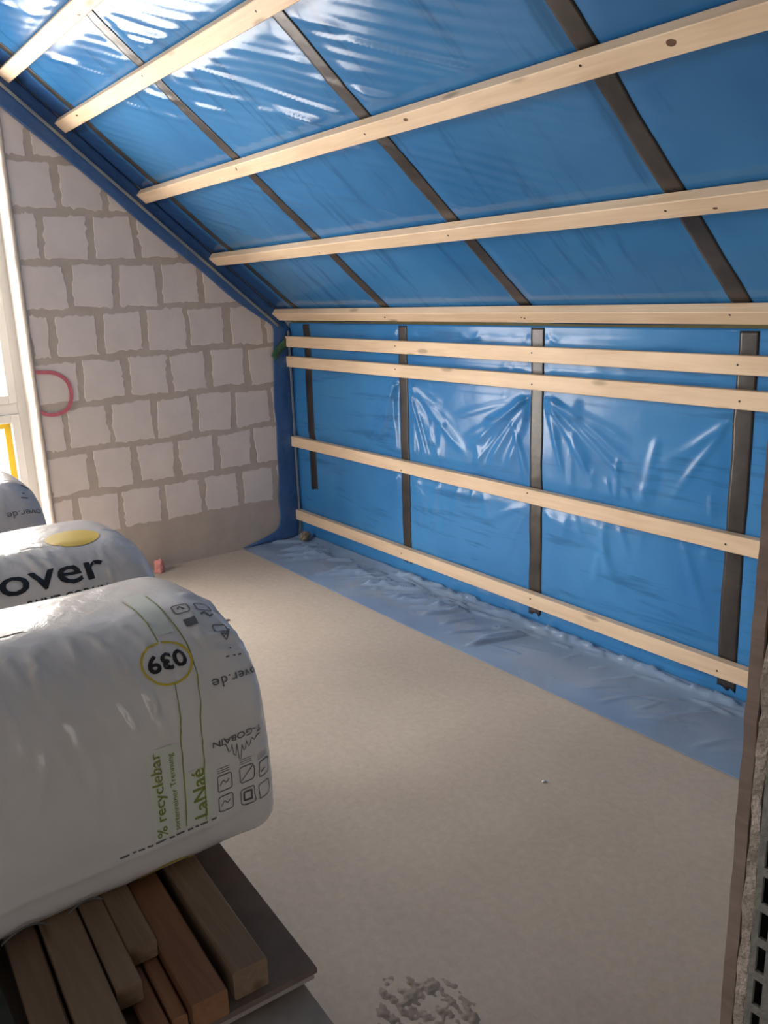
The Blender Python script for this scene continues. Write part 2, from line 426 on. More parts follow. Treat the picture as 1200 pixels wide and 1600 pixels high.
# hollow block end: face plate with a column of slots, cores behind coloured near-black as their shade
zz = .02; x0, x1, xs0, xs1 = 4.2910, 4.44, 4.2985, 4.3090
ya, yb = JY-.006, JY-.002
b.box((x0, ya, 0), (xs0, yb, 2.9)); b.box((xs1, ya, 0), (xs1+.022, yb, 2.9)); b.box((xs1+.04, ya, 0), (x1, yb, 2.9))
k = 0; z = 0.0
while z < 2.85:
    b.box((xs0, ya, z), (xs1, yb, z+.011)); b.box((xs1+.022, ya, z+.02), (xs1+.04, yb, z+.031)); z += .0445
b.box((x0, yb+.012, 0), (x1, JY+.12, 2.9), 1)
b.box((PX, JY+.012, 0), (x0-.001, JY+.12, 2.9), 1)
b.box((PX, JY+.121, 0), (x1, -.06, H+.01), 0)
yy = JY+.121
b.add([(PX, JY+.121, H+.01), (x1, JY+.121, H+.01), (x1, -.06, H+.01), (PX, -.06, H+.01), (PX, JY+.121, roof_z(JY+.121)-.09), (x1, JY+.121, roof_z(JY+.121)-.09)],
      [(0, 1, 5, 4), (0, 4, 3), (1, 2, 5), (3, 4, 5, 2), (0, 3, 2, 1)], 0)
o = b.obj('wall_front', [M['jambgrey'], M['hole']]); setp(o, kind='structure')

# ------------------------------------------------------------------ battens data
SB = [(.0995, .0995), (.6105, .6105), (1.127, 1.127), (1.638, 1.638), (1.960, 1.960), (2.47, 2.47)]      # centre up the slope
KB = [(1.284, 1.276), (1.160, 1.158), (.650, .642), (.160, .145)]
BW = .066; BT = .040; BO = .010
# ------------------------------------------------------------------ wrinkled foil
class Creases:
    def __init__(s): s.L = []
    def add(s, x0, y0, x1, y1, wd, h): s.L.append((x0, y0, x1, y1, wd, h))
    def eval(s, X, Y):
        Z = np.zeros_like(X)
        for x0, y0, x1, y1, wd, h in s.L:
            dx, dy = x1-x0, y1-y0; L2 = dx*dx+dy*dy; L = math.sqrt(L2)
            bx0, bx1 = min(x0, x1)-3*wd, max(x0, x1)+3*wd; by0, by1 = min(y0, y1)-3*wd, max(y0, y1)+3*wd
            msk = (X > bx0) & (X < bx1) & (Y > by0) & (Y < by1)
            if not msk.any(): continue
            x, y = X[msk]-x0, Y[msk]-y0
            t = (x*dx+y*dy)/L2; d = (x*dy-y*dx)/L
            d = d+.12*wd*np.sin(t*7+x0*31)+.35*wd*np.sin(t*2.6+y0*17)
            w_ = wd*(.45+.55*np.clip(t, 0, 1))
            env = np.clip(t/.12, 0, 1)*np.clip((1-t)/.25, 0, 1)
            env = env*env*(3-2*env)
            Z[msk] += h*env*np.exp(-(d/w_)**2)
        return Z
def smooth_noise(X, Y, sc, seed):
    r = np.random.default_rng(seed); Z = 0
    for k in range(7):
        a = r.uniform(0, 2*math.pi); f = sc*r.uniform(.6, 1.8)
        Z = Z+np.sin((X*math.cos(a)+Y*math.sin(a))*f*2*math.pi+r.uniform(0, 6.28))
    return Z/7
CR = Creases(); CK = Creases(); R = lambda a=0.0, b=1.0: rng.uniform(min(a, b), max(a, b))
STR = [.225, 1.155, 2.115, 3.09, 4.06]                 # strip positions along x
# roof: parallel drag wrinkles in the upper fields, running down to the right
for i in range(46):
    s = R(1.12, 2.7); x = R(.25, 3.1)
    if s < 1.2 and R() < .4: continue
    L = R(.35, .95); a = math.radians(R(-34, -25))
    CR.add(x, s, x+L*math.cos(a), s+L*math.sin(a), R(.009, .024), R(.003, .008))
for i in range(26):                                     # c1 - c0 field, left bays
    s = R(.75, 1.12); x = R(.25, 2.3); L = R(.2, .5); a = math.radians(R(-34, -18))
    CR.add(x, s, x+L*math.cos(a), s+L*math.sin(a), R(.008, .018), R(.0012, .0035))
for i in range(7):                                      # crossing folds
    s = R(1.2, 2.4); x = R(.4, 3.2); L = R(.15, .3); a = math.radians(R(20, 60))
    CR.add(x, s, x+L*math.cos(a), s+L*math.sin(a), R(.006, .012), R(.003, .006))
for i in range(30):
    s = R(.1, 1.1); x = R(.3, 4); L = R(.3, .9); a = math.radians(R(-15, 15))
    CR.add(x, s, x+L*math.cos(a), s+L*math.sin(a), R(.015, .05), R(.0008, .002))
# knee: fans hanging from the strips, long soft vertical folds
def fan(C_, x, z, n, a0, a1, l0, l1, w0, w1, h0, h1):
    for i in range(n):
        a = math.radians(R(a0, a1)); L = R(l0, l1)
        C_.add(x+R(-.02, .02), z+R(-.02, .02), x+L*math.cos(a), z+L*math.sin(a), R(w0, w1), R(h0, h1))
for sx_, side in ((1.16, 1), (2.12, 1), (2.11, -1), (1.15, -1)):
    a0, a1 = (-75, -12) if side > 0 else (-168, -105)
    fan(CK, sx_+side*.04, 1.36, 9, a0, a1, .12, .40, .008, .02, .003, .007)
    fan(CK, sx_+side*.04, 1.10, 12, a0, a1, .2, .6, .012, .035, .003, .008)
    fan(CK, sx_+side*.04, .58, 5, a0, a1, .15, .45, .012, .03, .001, .004)
for sx_ in (1.09, 1.07, 1.215, 1.235):
    CK.add(sx_, 1.05, sx_+R(-.01, .01), R(.4, .65), .02, .008)
fan(CK, 3.14, 1.36, 8, -80, -30, .1, .4, .01, .02, .002, .005)
fan(CK, 3.04, 1.08, 6, -165, -115, .2, .5, .012, .03, .001, .003)
for i in range(9): CK.add(2.2+R(-.03, .05), R(1.3, 1.36), 2.2+R(.2, .6), R(1.1, 1.3), .012, R(.003, .007))
for i in range(9): CK.add(R(1.5, 2.05), R(1.3, 1.36), R(1.3, 2.0), R(1.22, 1.3), .014, R(.003, .007))
for i in range(46):
    x = R(1.25, 3.9); z0 = R(.45, 1.0); L = R(.15, .45); a = math.radians(R(-108, -62))
    CK.add(x, z0, x+L*math.cos(a), z0+L*math.sin(a), R(.014, .035), R(.002, .006))
for i in range(16):
    x = R(.3, 1.1); z0 = R(.3, 1.1); L = R(.1, .3); a = math.radians(R(-110, -70))
    CK.add(x, z0, x+L*math.cos(a), z0+L*math.sin(a), R(.012, .03), R(.001, .003))
def pin(S_, X, cents, wpin=.05, fade=.09):
    k = np.ones_like(S_)
    for l, r in cents:
        c = l+(r-l)*X/3.2
        k = np.minimum(k, np.clip((np.abs(S_-c)-wpin)/fade, 0, 1))
    return k*k*(3-2*k)
def pinx(X, xs, wp=.028, fade=.07):
    k = np.ones_like(X)
    for c in xs: k = np.minimum(k, np.clip((np.abs(X-c)-wp)/fade, 0, 1))
    return .25+.75*k*k*(3-2*k)
def disp_roof(X, S_):
    q = X*math.sin(math.radians(29))+S_*math.cos(math.radians(29)); al = X*math.cos(math.radians(29))-S_*math.sin(math.radians(29))
    ph = 1.6*smooth_noise(X, S_, .9, 41)+.8*smooth_noise(q, al*.4, 2.2, 42)
    m = np.clip((S_-.60)/.3, 0, 1)*np.clip((3.5-X)/1.0, 0, 1)*np.clip(.55+1.1*smooth_noise(al*.45, q*1.6, 1.5, 43), .08, 1)
    c1 = (.5+.5*np.sin(2*math.pi*q/.050+ph*2))**1.4; c2 = (.5+.5*np.sin(2*math.pi*q/.031-ph*3+1))**1.3
    d = m*(.0030*c1+.0010*c2)+CR.eval(X, S_)+.004*(1+smooth_noise(X, S_, .8, 3))
    return d*pin(S_, X, SB, .036, .05)*pinx(X, STR[1:])
def disp_knee(X, Z_):
    d = .75*CK.eval(X, Z_)+.0035*(1+smooth_noise(X, Z_, .9, 8))+.0009*(1+smooth_noise(X, Z_, 4.0, 9))
    return d*pin(Z_, X, KB, .036, .05)*pinx(X, STR[1:])
def sheet(name, P, disp, x0, x1, s0, s1, st, mat, extra=0.0):
    nx = int((x1-x0)/st)+1; ns = int((s1-s0)/st)+1
    X, S_ = np.meshgrid(np.linspace(x0, x1, nx), np.linspace(s0, s1, ns), indexing='ij')
    Dp = disp(X, S_)+extra
    vs = [P(X[i, j], S_[i, j], Dp[i, j]) for i in range(nx) for j in range(ns)]
    o = mesh_obj(name, vs, grid_faces(nx, ns), mat, smooth=True)
    md = o.modifiers.new('thickness', 'SOLIDIFY'); md.thickness = .0006; md.offset = 0
    return o
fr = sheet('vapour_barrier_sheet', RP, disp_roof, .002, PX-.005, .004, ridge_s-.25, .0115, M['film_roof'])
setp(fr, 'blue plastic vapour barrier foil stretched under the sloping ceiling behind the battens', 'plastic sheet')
fk = sheet('vapour_barrier_sheet', KP, disp_knee, .002, PX-.005, .012, H-.012, .0105, M['film_knee'])
setp(fk, 'blue plastic vapour barrier foil hung upright over the low knee wall', 'plastic sheet')

# strips of dark tape over the rafters and studs
def tape(name, P, disp, xc0, xc1, s0, s1, wd, label, group, seed, ragged=True):
    n = int(abs(s1-s0)/.012)+2; nw = 8; vs = []
    ss = np.linspace(s0, s1, n); X = np.zeros((n, nw)); Y = np.zeros((n, nw))
    for i, s in enumerate(ss):
        t = i/(n-1); c = xc0+(xc1-xc0)*t+.004*noise.noise(Vector((seed, 0, s*3)))
        el = wd/2+.004*noise.noise(Vector((seed, 3, s*7))); er = wd/2+.004*noise.noise(Vector((seed, 6, s*7)))
        for j in range(nw):
            u = j/(nw-1); X[i, j] = c-el+(el+er)*u
            Y[i, j] = s+(random.uniform(-.012, .006) if (i == 0 and ragged) else 0)
    Dp = disp(X, Y)
    k = (np.abs(np.linspace(-1, 1, nw))**3)[None, :]
    Dp = Dp+.0022-.0008*k
    vs = [P(X[i, j], Y[i, j], Dp[i, j]) for i in range(n) for j in range(nw)]
    o = mesh_obj(name, vs, grid_faces(n, nw), M['tape'], smooth=True)
    md = o.modifiers.new('thickness', 'SOLIDIFY'); md.thickness = .0012; md.offset = 0
    setp(o, label, 'tape strip', group)
KT = [(.200, .197, .36, .075, 'black tape strip on the blue knee wall, nearest the block wall and shortest'),
      (1.155, 1.145, .095, .072, 'black tape strip on the blue knee wall, second from the block wall'),
      (2.108, 2.112, .07, .076, 'shiny dark tape strip on the blue knee wall, third from the block wall'),
      (3.085, 3.095, .06, .076, 'wide black tape strip on the blue knee wall nearest the rough door jamb')]
for i, (a, c, z0, wd, lb) in enumerate(KT):
    tape('tape_strip', KP, disp_knee, c, a, z0, H-.02, wd, lb, 'dark tape strips on the knee wall', i*3.1)
RT = [(.245, .195, .055, 'dark tape strip on the blue sloping ceiling closest to the block wall'),
      (1.135, 1.125, .070, 'thin grey tape strip on the blue sloping ceiling, second from the block wall'),
      (2.125, 2.100, .070, 'grey tape strip on the blue sloping ceiling, third from the block wall'),
      (3.105, 3.085, .074, 'broad black tape strip on the blue sloping ceiling, farthest from the block wall')]
for i, (a, c, wd, lb) in enumerate(RT):
    tape('tape_strip', RP, disp_roof, a, c, .01, 3.2, wd, lb, 'dark tape strips on the sloping ceiling', 20+i*3.7, False)

# ------------------------------------------------------------------ battens
def batten(P, c0, c1, x0, x1, label, group, seed, screws, knots=()):
    rnd = random.Random(seed)
    nn = 40; vs = []; ch = .0025
    for i in range(nn):
        x = x0+(x1-x0)*i/(nn-1); c = c0+(c1-c0)*x/3.2+.0015*noise.noise(Vector((seed, 0, x*1.3)))
        a, b_, o0, o1 = c-BW/2, c+BW/2, BO, BO+BT
        for s, o in ((a+ch, o0), (b_-ch, o0), (b_, o0+ch), (b_, o1-ch), (b_-ch, o1), (a+ch, o1), (a, o1-ch), (a, o0+ch)):
            vs.append(P(x+(.006*(s-a)/BW if i == 0 else 0), s, o))
    fs = grid_faces(nn, 8, True)+[tuple(range(8)), tuple(range(8*(nn-1)+7, 8*(nn-1)-1, -1))]
    o = mesh_obj('batten', vs, fs, M['batten']); fix_normals(o)
    setp(o, label, 'batten', group)
    for x in screws:
        for dx, ds in ((rnd.uniform(-.015, .015), rnd.uniform(-.02, .02)), (rnd.uniform(-.02, .02), rnd.uniform(-.02, .02)))[:rnd.choice((1, 1, 2))]:
            c = c0+(c1-c0)*x/3.2; r = .0042; m_ = 10; cc = P(x+dx, c+ds, BO+BT+.0006)
            ring = [P(x+dx+r*math.cos(t*2*math.pi/m_), c+ds+r*math.sin(t*2*math.pi/m_), BO+BT+.0006) for t in range(m_)]
            low = [P(x+dx+r*math.cos(t*2*math.pi/m_), c+ds+r*math.sin(t*2*math.pi/m_), BO+BT-.006) for t in range(m_)]
            s_ = mesh_obj('screw', ring+low, [tuple(range(m_))]+[(t, t+m_, (t+1) % m_+m_, (t+1) % m_) for t in range(m_)], M['screw'], o)
            fix_normals(s_)
    for x, dc, rx, rs in knots:
        c = c0+(c1-c0)*x/3.2+dc; m_ = 16; w_ = lambda t: 1+.15*noise.noise(Vector((t*1.7, seed, x)))
        top = [P(x+rx*w_(t)*math.cos(t*2*math.pi/m_), c+rs*w_(t)*math.sin(t*2*math.pi/m_), BO+BT+.0007) for t in range(m_)]
        low = [P(x+rx*w_(t)*math.cos(t*2*math.pi/m_), c+rs*w_(t)*math.sin(t*2*math.pi/m_), BO+BT-.004) for t in range(m_)]
        k_ = mesh_obj('knot', top+low, [tuple(range(m_))]+[(t, t+m_, (t+1) % m_+m_, (t+1) % m_) for t in range(m_)], M['knot'], o)
        fix_normals(k_); k_['label'] = 'dark round knot'
RL = ['pale wooden batten along the foot of the sloping ceiling where it meets the knee wall',
      'pale wooden batten on the sloping ceiling, next above the one at its foot',
      'long pale wooden batten crossing the middle of the blue ceiling, with a dark round knot',
      'pale wooden batten on the blue ceiling, third from the top left corner',
      'pale wooden batten on the blue ceiling, second from the top left corner',
      'pale wooden batten only just seen in the extreme top left corner of the ceiling']
for i, (a, c) in enumerate(SB):
    batten(RP, a, c, -.0 + .006, PX-.006, RL[i], 'battens under the sloping ceiling', 3+i, STR[1:4], {2: ((3.36, .006, .013, .010), (2.36, .010, .010, .006)), 3: ((.32, .012, .012, .004),), 1: ((3.24, -.01, .008, .004),)}.get(i, ()))
KL = ['uppermost of the four pale wooden battens on the blue knee wall',
      'second pale wooden batten from the top of the blue knee wall, close under the uppermost',
      'pale wooden batten at mid height of the blue knee wall, alone between two wide fields',
      'lowest pale wooden batten on the blue knee wall, just above the foil on the floor']
for i, (a, c) in enumerate(KB):
    batten(KP, a, c, .006, PX-.006, KL[i], 'battens on the knee wall', 13+i, STR[1:4])
# dark round knot of the big ceiling batten is a branch end in the wood (its own inlay)
# thin galvanised rails in the corner by the gable
def rail(path, e, d, label):
    """flat profile on the gable: path of points at the wall, e across, d along"""
    vs = []
    for p in path:
        for x, w_ in ((.0235, 0), (.0235, .013), (.0265, .014), (.0275, .013), (.0275, 0.0), (.0265, -.001)):
            q = Vector(p)+e*w_; vs.append((x, q.y, q.z))
    n = len(path)
    o = mesh_obj('edge_rail', vs, grid_faces(n, 6, True)+[tuple(range(6)), tuple(range(6*(n-1)+5, 6*(n-1)-1, -1))], M['galv'])
    fix_normals(o); setp(o, label, 'metal rail')
rail([(0, -.036, .04+(H-.10)*i/59) for i in range(60)], Vector((0, 1, 0)), None, 'narrow grey metal rail standing upright in the corner of block wall and knee wall')
rail([RP(0, .06+3.2*i/59, .078) for i in range(60)], NR, None, 'narrow grey metal rail running up the block wall just below the sloping ceiling')

# blue foil flap stuck over the edge of the gable wall
outer = [(-.452, .012), (-.36, .030), (-.27, .055), (-.20, .085), (-.168, .16), (-.172, .3), (-.160, .45), (-.158, .6), (-.152, .75), (-.158, .9), (-.148, 1.05), (-.142, 1.18), (-.132, 1.29), (-.130, 1.37), (-.16, 1.405), (-.24, 1.455), (-.40, 1.565)]
for k in range(1, 13):
    y = -.40-.17*k; wv = .006*math.sin(k*1.7)
    outer.append((y, roof_z(y)-.178-.0052*k+wv))
oc = catmull([(0, a, c) for a, c in outer], 6)
inn = []
rows = 14
nO = len(oc)
def inner_pt(i):
    p = oc[i]; y, z = p.y, p.z
    if z < .16 and y < -.16: return Vector((0, y+.02, .008)) if y < -.3 else Vector((0, y+.10*(.3+y)/.13+.02, .008))
    if z < 1.37: return Vector((0, -.006, z if z > .1 else max(z*.6, .01)))
    # corner line of slope and gable: walk up
    yy = y+.0
    return Vector((0, min(-.006, y+.03), roof_z(min(-.006, y+.03))-.012))
vs = []
for i in range(nO):
    a, c = oc[i], inner_pt(i)
    for j in range(rows):
        t = j/(rows-1); p = a.lerp(c, t)
        x = .0085+.006*math.sin(math.pi*t)*(1+noise.noise(Vector((0, p.y*6, p.z*6))))+(.004*noise.noise(Vector((1, p.y*25, p.z*25))) if 0 < j < rows-1 else 0)
        vs.append((max(x, .0065), p.y, p.z))
o = mesh_obj('foil_flap', vs, grid_faces(nO, rows), M['film_flap'], smooth=True)
md = o.modifiers.new('thickness', 'SOLIDIFY'); md.thickness = .0006; md.offset = 0
setp(o, 'dark blue foil strip stuck on the block wall along the ceiling and corner', 'plastic sheet')

# foil lying on the floor along the knee wall
CF = Creases()
for i in range(60):
    x = R(.15, 2.2); y0 = R(-.06, -.16); L = R(.12, .36); a = math.radians(R(-150, -105))
    CF.add(x, y0, x+L*math.cos(a), y0+L*math.sin(a), R(.009, .022), R(.007, .018))
for i in range(40):
    x = R(2.0, 4.1); y0 = R(-.04, -.3); L = R(.1, .3); a = math.radians(R(-170, -100))
    CF.add(x, y0, x+L*math.cos(a), y0+L*math.sin(a), R(.008, .02), R(.001, .005))
for i in range(26):
    x = R(1.0, 4.0); y0 = R(-.02, -.1); L = R(.1, .35); a = math.radians(R(-8, 8))
    CF.add(x, y0, x+L*math.cos(a), y0+L*math.sin(a), R(.006, .014), R(.003, .010))
for k in range(24):
    x = 1.1+k*.085; CF.add(x, -.035+R(-.012, .012), x+R(.1, .16), -.035+R(-.012, .012), R(.007, .012), R(.008, .022))
nx, ny = 420, 60
X, Y = np.meshgrid(np.linspace(.012, PX-.004, nx), np.linspace(-.452, -.014, ny), indexing='ij')
Y = Y+.004*np.sin(X*2.1+1)*np.clip((-Y-.3)/.15, 0, 1)
Zf = .0035+CF.eval(X, Y)*np.clip((Y+.452)/.07, 0, 1)+.03*np.clip((Y+.11)/.10, 0, 1)**2+.004*(1+smooth_noise(X, Y, 3.2, 21))*np.clip((Y+.452)/.1, 0, 1)
o = mesh_obj('floor_foil', [(X[i, j], Y[i, j], Zf[i, j]) for i in range(nx) for j in range(ny)], grid_faces(nx, ny), M['film_floor'], smooth=True)
md = o.modifiers.new('thickness', 'SOLIDIFY'); md.thickness = .0006; md.offset = 0
setp(o, 'see-through blue foil strip lying creased on the screed along the knee wall', 'plastic sheet')

# ------------------------------------------------------------------ stack of boards, lower left
SR = math.radians(-2.8)                        # the stack is turned slightly
def stackpt(u, v, z):                          # u back from the front corner, v towards -y
    c, s = math.cos(SR), -math.sin(SR)
    return Vector((3.659-u*c-v*s, -2.170+u*s-v*c, z))
def boardbox(mb, u0, u1, v0, v1, z0, z1, m=0, dx=0, dy=0):
    P = [stackpt(u, v, z)+Vector((dx, dy, 0)) for z in (z0, z1) for u, v in ((u0, v0), (u1, v0), (u1, v1), (u0, v1))]
    mb.add(P, [(0, 1, 2, 3), (7, 6, 5, 4), (0, 4, 5, 1), (1, 5, 6, 2), (2, 6, 7, 3), (3, 7, 4, 0)], m)
ZP = .462
b = MB(); boardbox(b, 0, 2.5, 0, 1.2, ZP-.011, ZP); o = b.obj('board_sheet', M['panel_top']); fix_normals(o); bevel(o, .001, 1)
setp(o, 'dark brown building board with a lighter edge, topmost of its stack under the timbers', 'board', 'sheets in the board stack')
b = MB(); boardbox(b, .004, 2.5, .004, 1.2, ZP-.0235, ZP-.0115); o = b.obj('board_sheet', M['sheet']); fix_normals(o); bevel(o, .001, 1)
setp(o, 'thin pale board directly beneath the dark brown top board of the stack', 'board', 'sheets in the board stack')
b = MB(); boardbox(b, .05, 2.40, .03, 1.1, ZP-.036, ZP-.024)
o = b.obj('spacer_strip', M['timber_brown']); fix_normals(o); setp(o, 'dark thin packing strip in the gap between upper and lower boards of the stack', 'packing strip')
ORD = ('uppermost', 'second', 'third', 'fourth', 'fifth', 'sixth')
zt = ZP-.0365; first = None
for k in range(6):
    if first is None:
        b = MB(); boardbox(b, -.085, 2.42, .018, 1.2, zt-.012, zt); first = b.obj('board_sheet', M['sheet']); fix_normals(first); bevel(first, .001, 1); o = first
    else:
        o = first.copy(); C.objects.link(o); o.location = first.location+Vector((random.uniform(-.004, .004), random.uniform(-.004, .004), -.0125*k))
    setp(o, ORD[k]+' of the grey boards that jut out below the dark top board of the stack', 'board', 'sheets in the board stack')
zb = zt-.0125*5-.0125
pal = empty('pallet', (2.5, -2.7, 0)); setp(pal, 'rough wooden pallet on the screed carrying the board stack', 'pallet')
for u in (.1, 1.15, 2.2):
    b = MB(); boardbox(b, u, u+.10, .05, 1.18, 0, zb-.0225); fix_normals(b.obj('bearer', M['timber_brown'], pal))
for v in (.05, .40, .74, 1.06):
    b = MB(); boardbox(b, .02, 2.38, v, v+.10, zb-.022, zb); fix_normals(b.obj('deck_board', M['timber_brown'], pal))

def timber(x_end, yc, wd, z0, z1, L, mat, label, ang=-3.6, seed=0, chip=.0):
    a = math.radians(ang); d = Vector((math.cos(a), math.sin(a), 0)); n = Vector((-d.y, d.x, 0))
    vs = []; nn = 30; ch = .003
    for i in range(nn):
        t = -L*(1-i/(nn-1)); c = Vector((x_end, yc, 0))+d*t+n*.0015*noise.noise(Vector((seed, 1, t*3)))
        h = wd/2
        for s, z in ((-h+ch, z0), (h-ch, z0), (h, z0+ch), (h, z1-ch), (h-ch, z1), (-h+ch, z1), (-h, z1-ch), (-h, z0+ch)):
            q = c+n*s; vs.append((q.x+(chip*random.uniform(-1, 1) if i == nn-1 else 0), q.y, z))
    # local x along the timber for the grain
    o = mesh_obj('timber_piece', vs, grid_faces(nn, 8, True)+[tuple(range(8)), tuple(range(8*(nn-1)+7, 8*(nn-1)-1, -1))], mat)
    fix_normals(o); setp(o, label, 'timber', 'timber pieces under the insulation bags'); return o
LT = 2.0
timber(3.637, -2.281, .060, ZP+.0005, .516, LT, M['timber_pale'], 'thick pale timber piece, farthest right on the dark board', -3.2, 1)
timber(3.650, -2.358, .058, ZP+.0005, .511, LT, M['timber_red'], 'reddish wet-looking timber piece beside the pale one farthest right', -3.2, 2)
timber(3.495, -2.4045, .047, .492, .527, LT, M['timber_pale'], 'short pale timber end, set back between reddish and projecting pieces', -3.2, 3)
timber(3.563, -2.453, .040, .486, .527, LT, M['timber_pale'], 'narrow light timber with square cut end, on top of lower pieces', -3.2, 4)
timber(3.70, -2.516, .062, .484, .526, LT, M['timber_brown'] if False else M['timber_pale'], 'wide flat greyish timber running out of the bottom of the picture', -3.2, 5)
timber(3.68, -2.577, .050, .476, .512, LT, M['timber_brown'], 'dark brown timber left of the wide flat greyish one', -3.2, 6)
timber(3.632, -2.402, .024, ZP+.0005, .488, LT, M['timber_red'], 'thin brown lath lying low in the gap left of the reddish timber', -3.2, 7)
timber(3.66, -2.437, .036, ZP+.0005, .483, LT, M['timber_red'], 'small orange-brown timber low under the narrow light one', -3.2, 8)
timber(3.72, -2.50, .050, ZP+.0005, .482, LT, M['timber_brown'], 'low dark timber underneath the wide flat greyish one', -3.2, 9)
timber(3.70, -2.577, .040, ZP+.0005, .475, LT, M['timber_brown'], 'low dark lath underneath the dark brown timber', -3.2, 10)
# slotted dark steel channel at the far left
b = MB(); x0, x1, y0, y1 = 3.0, 3.72, -2.665, -2.611; zc = .512
b.box((x0, y0, ZP+.001), (x0+.0, y1, zc)) if False else None
b.box((x0, y0, zc-.002), (3.50, y1, zc)); b.box((3.50, y0, zc-.002), (3.525, y0+.016, zc)); b.box((3.50, y1-.016, zc-.002), (3.525, y1, zc)); b.box((3.525, y0, zc-.002), (x1, y1, zc))
b.box((x0, y0, ZP+.001), (x1, y0+.002, zc-.002)); b.box((x0, y1-.002, ZP+.001), (x1, y1, zc-.002))
o = b.obj('steel_channel', M['darkmetal']); setp(o, 'dark grey steel channel with a punched slot beside the dark brown timber', 'metal channel')

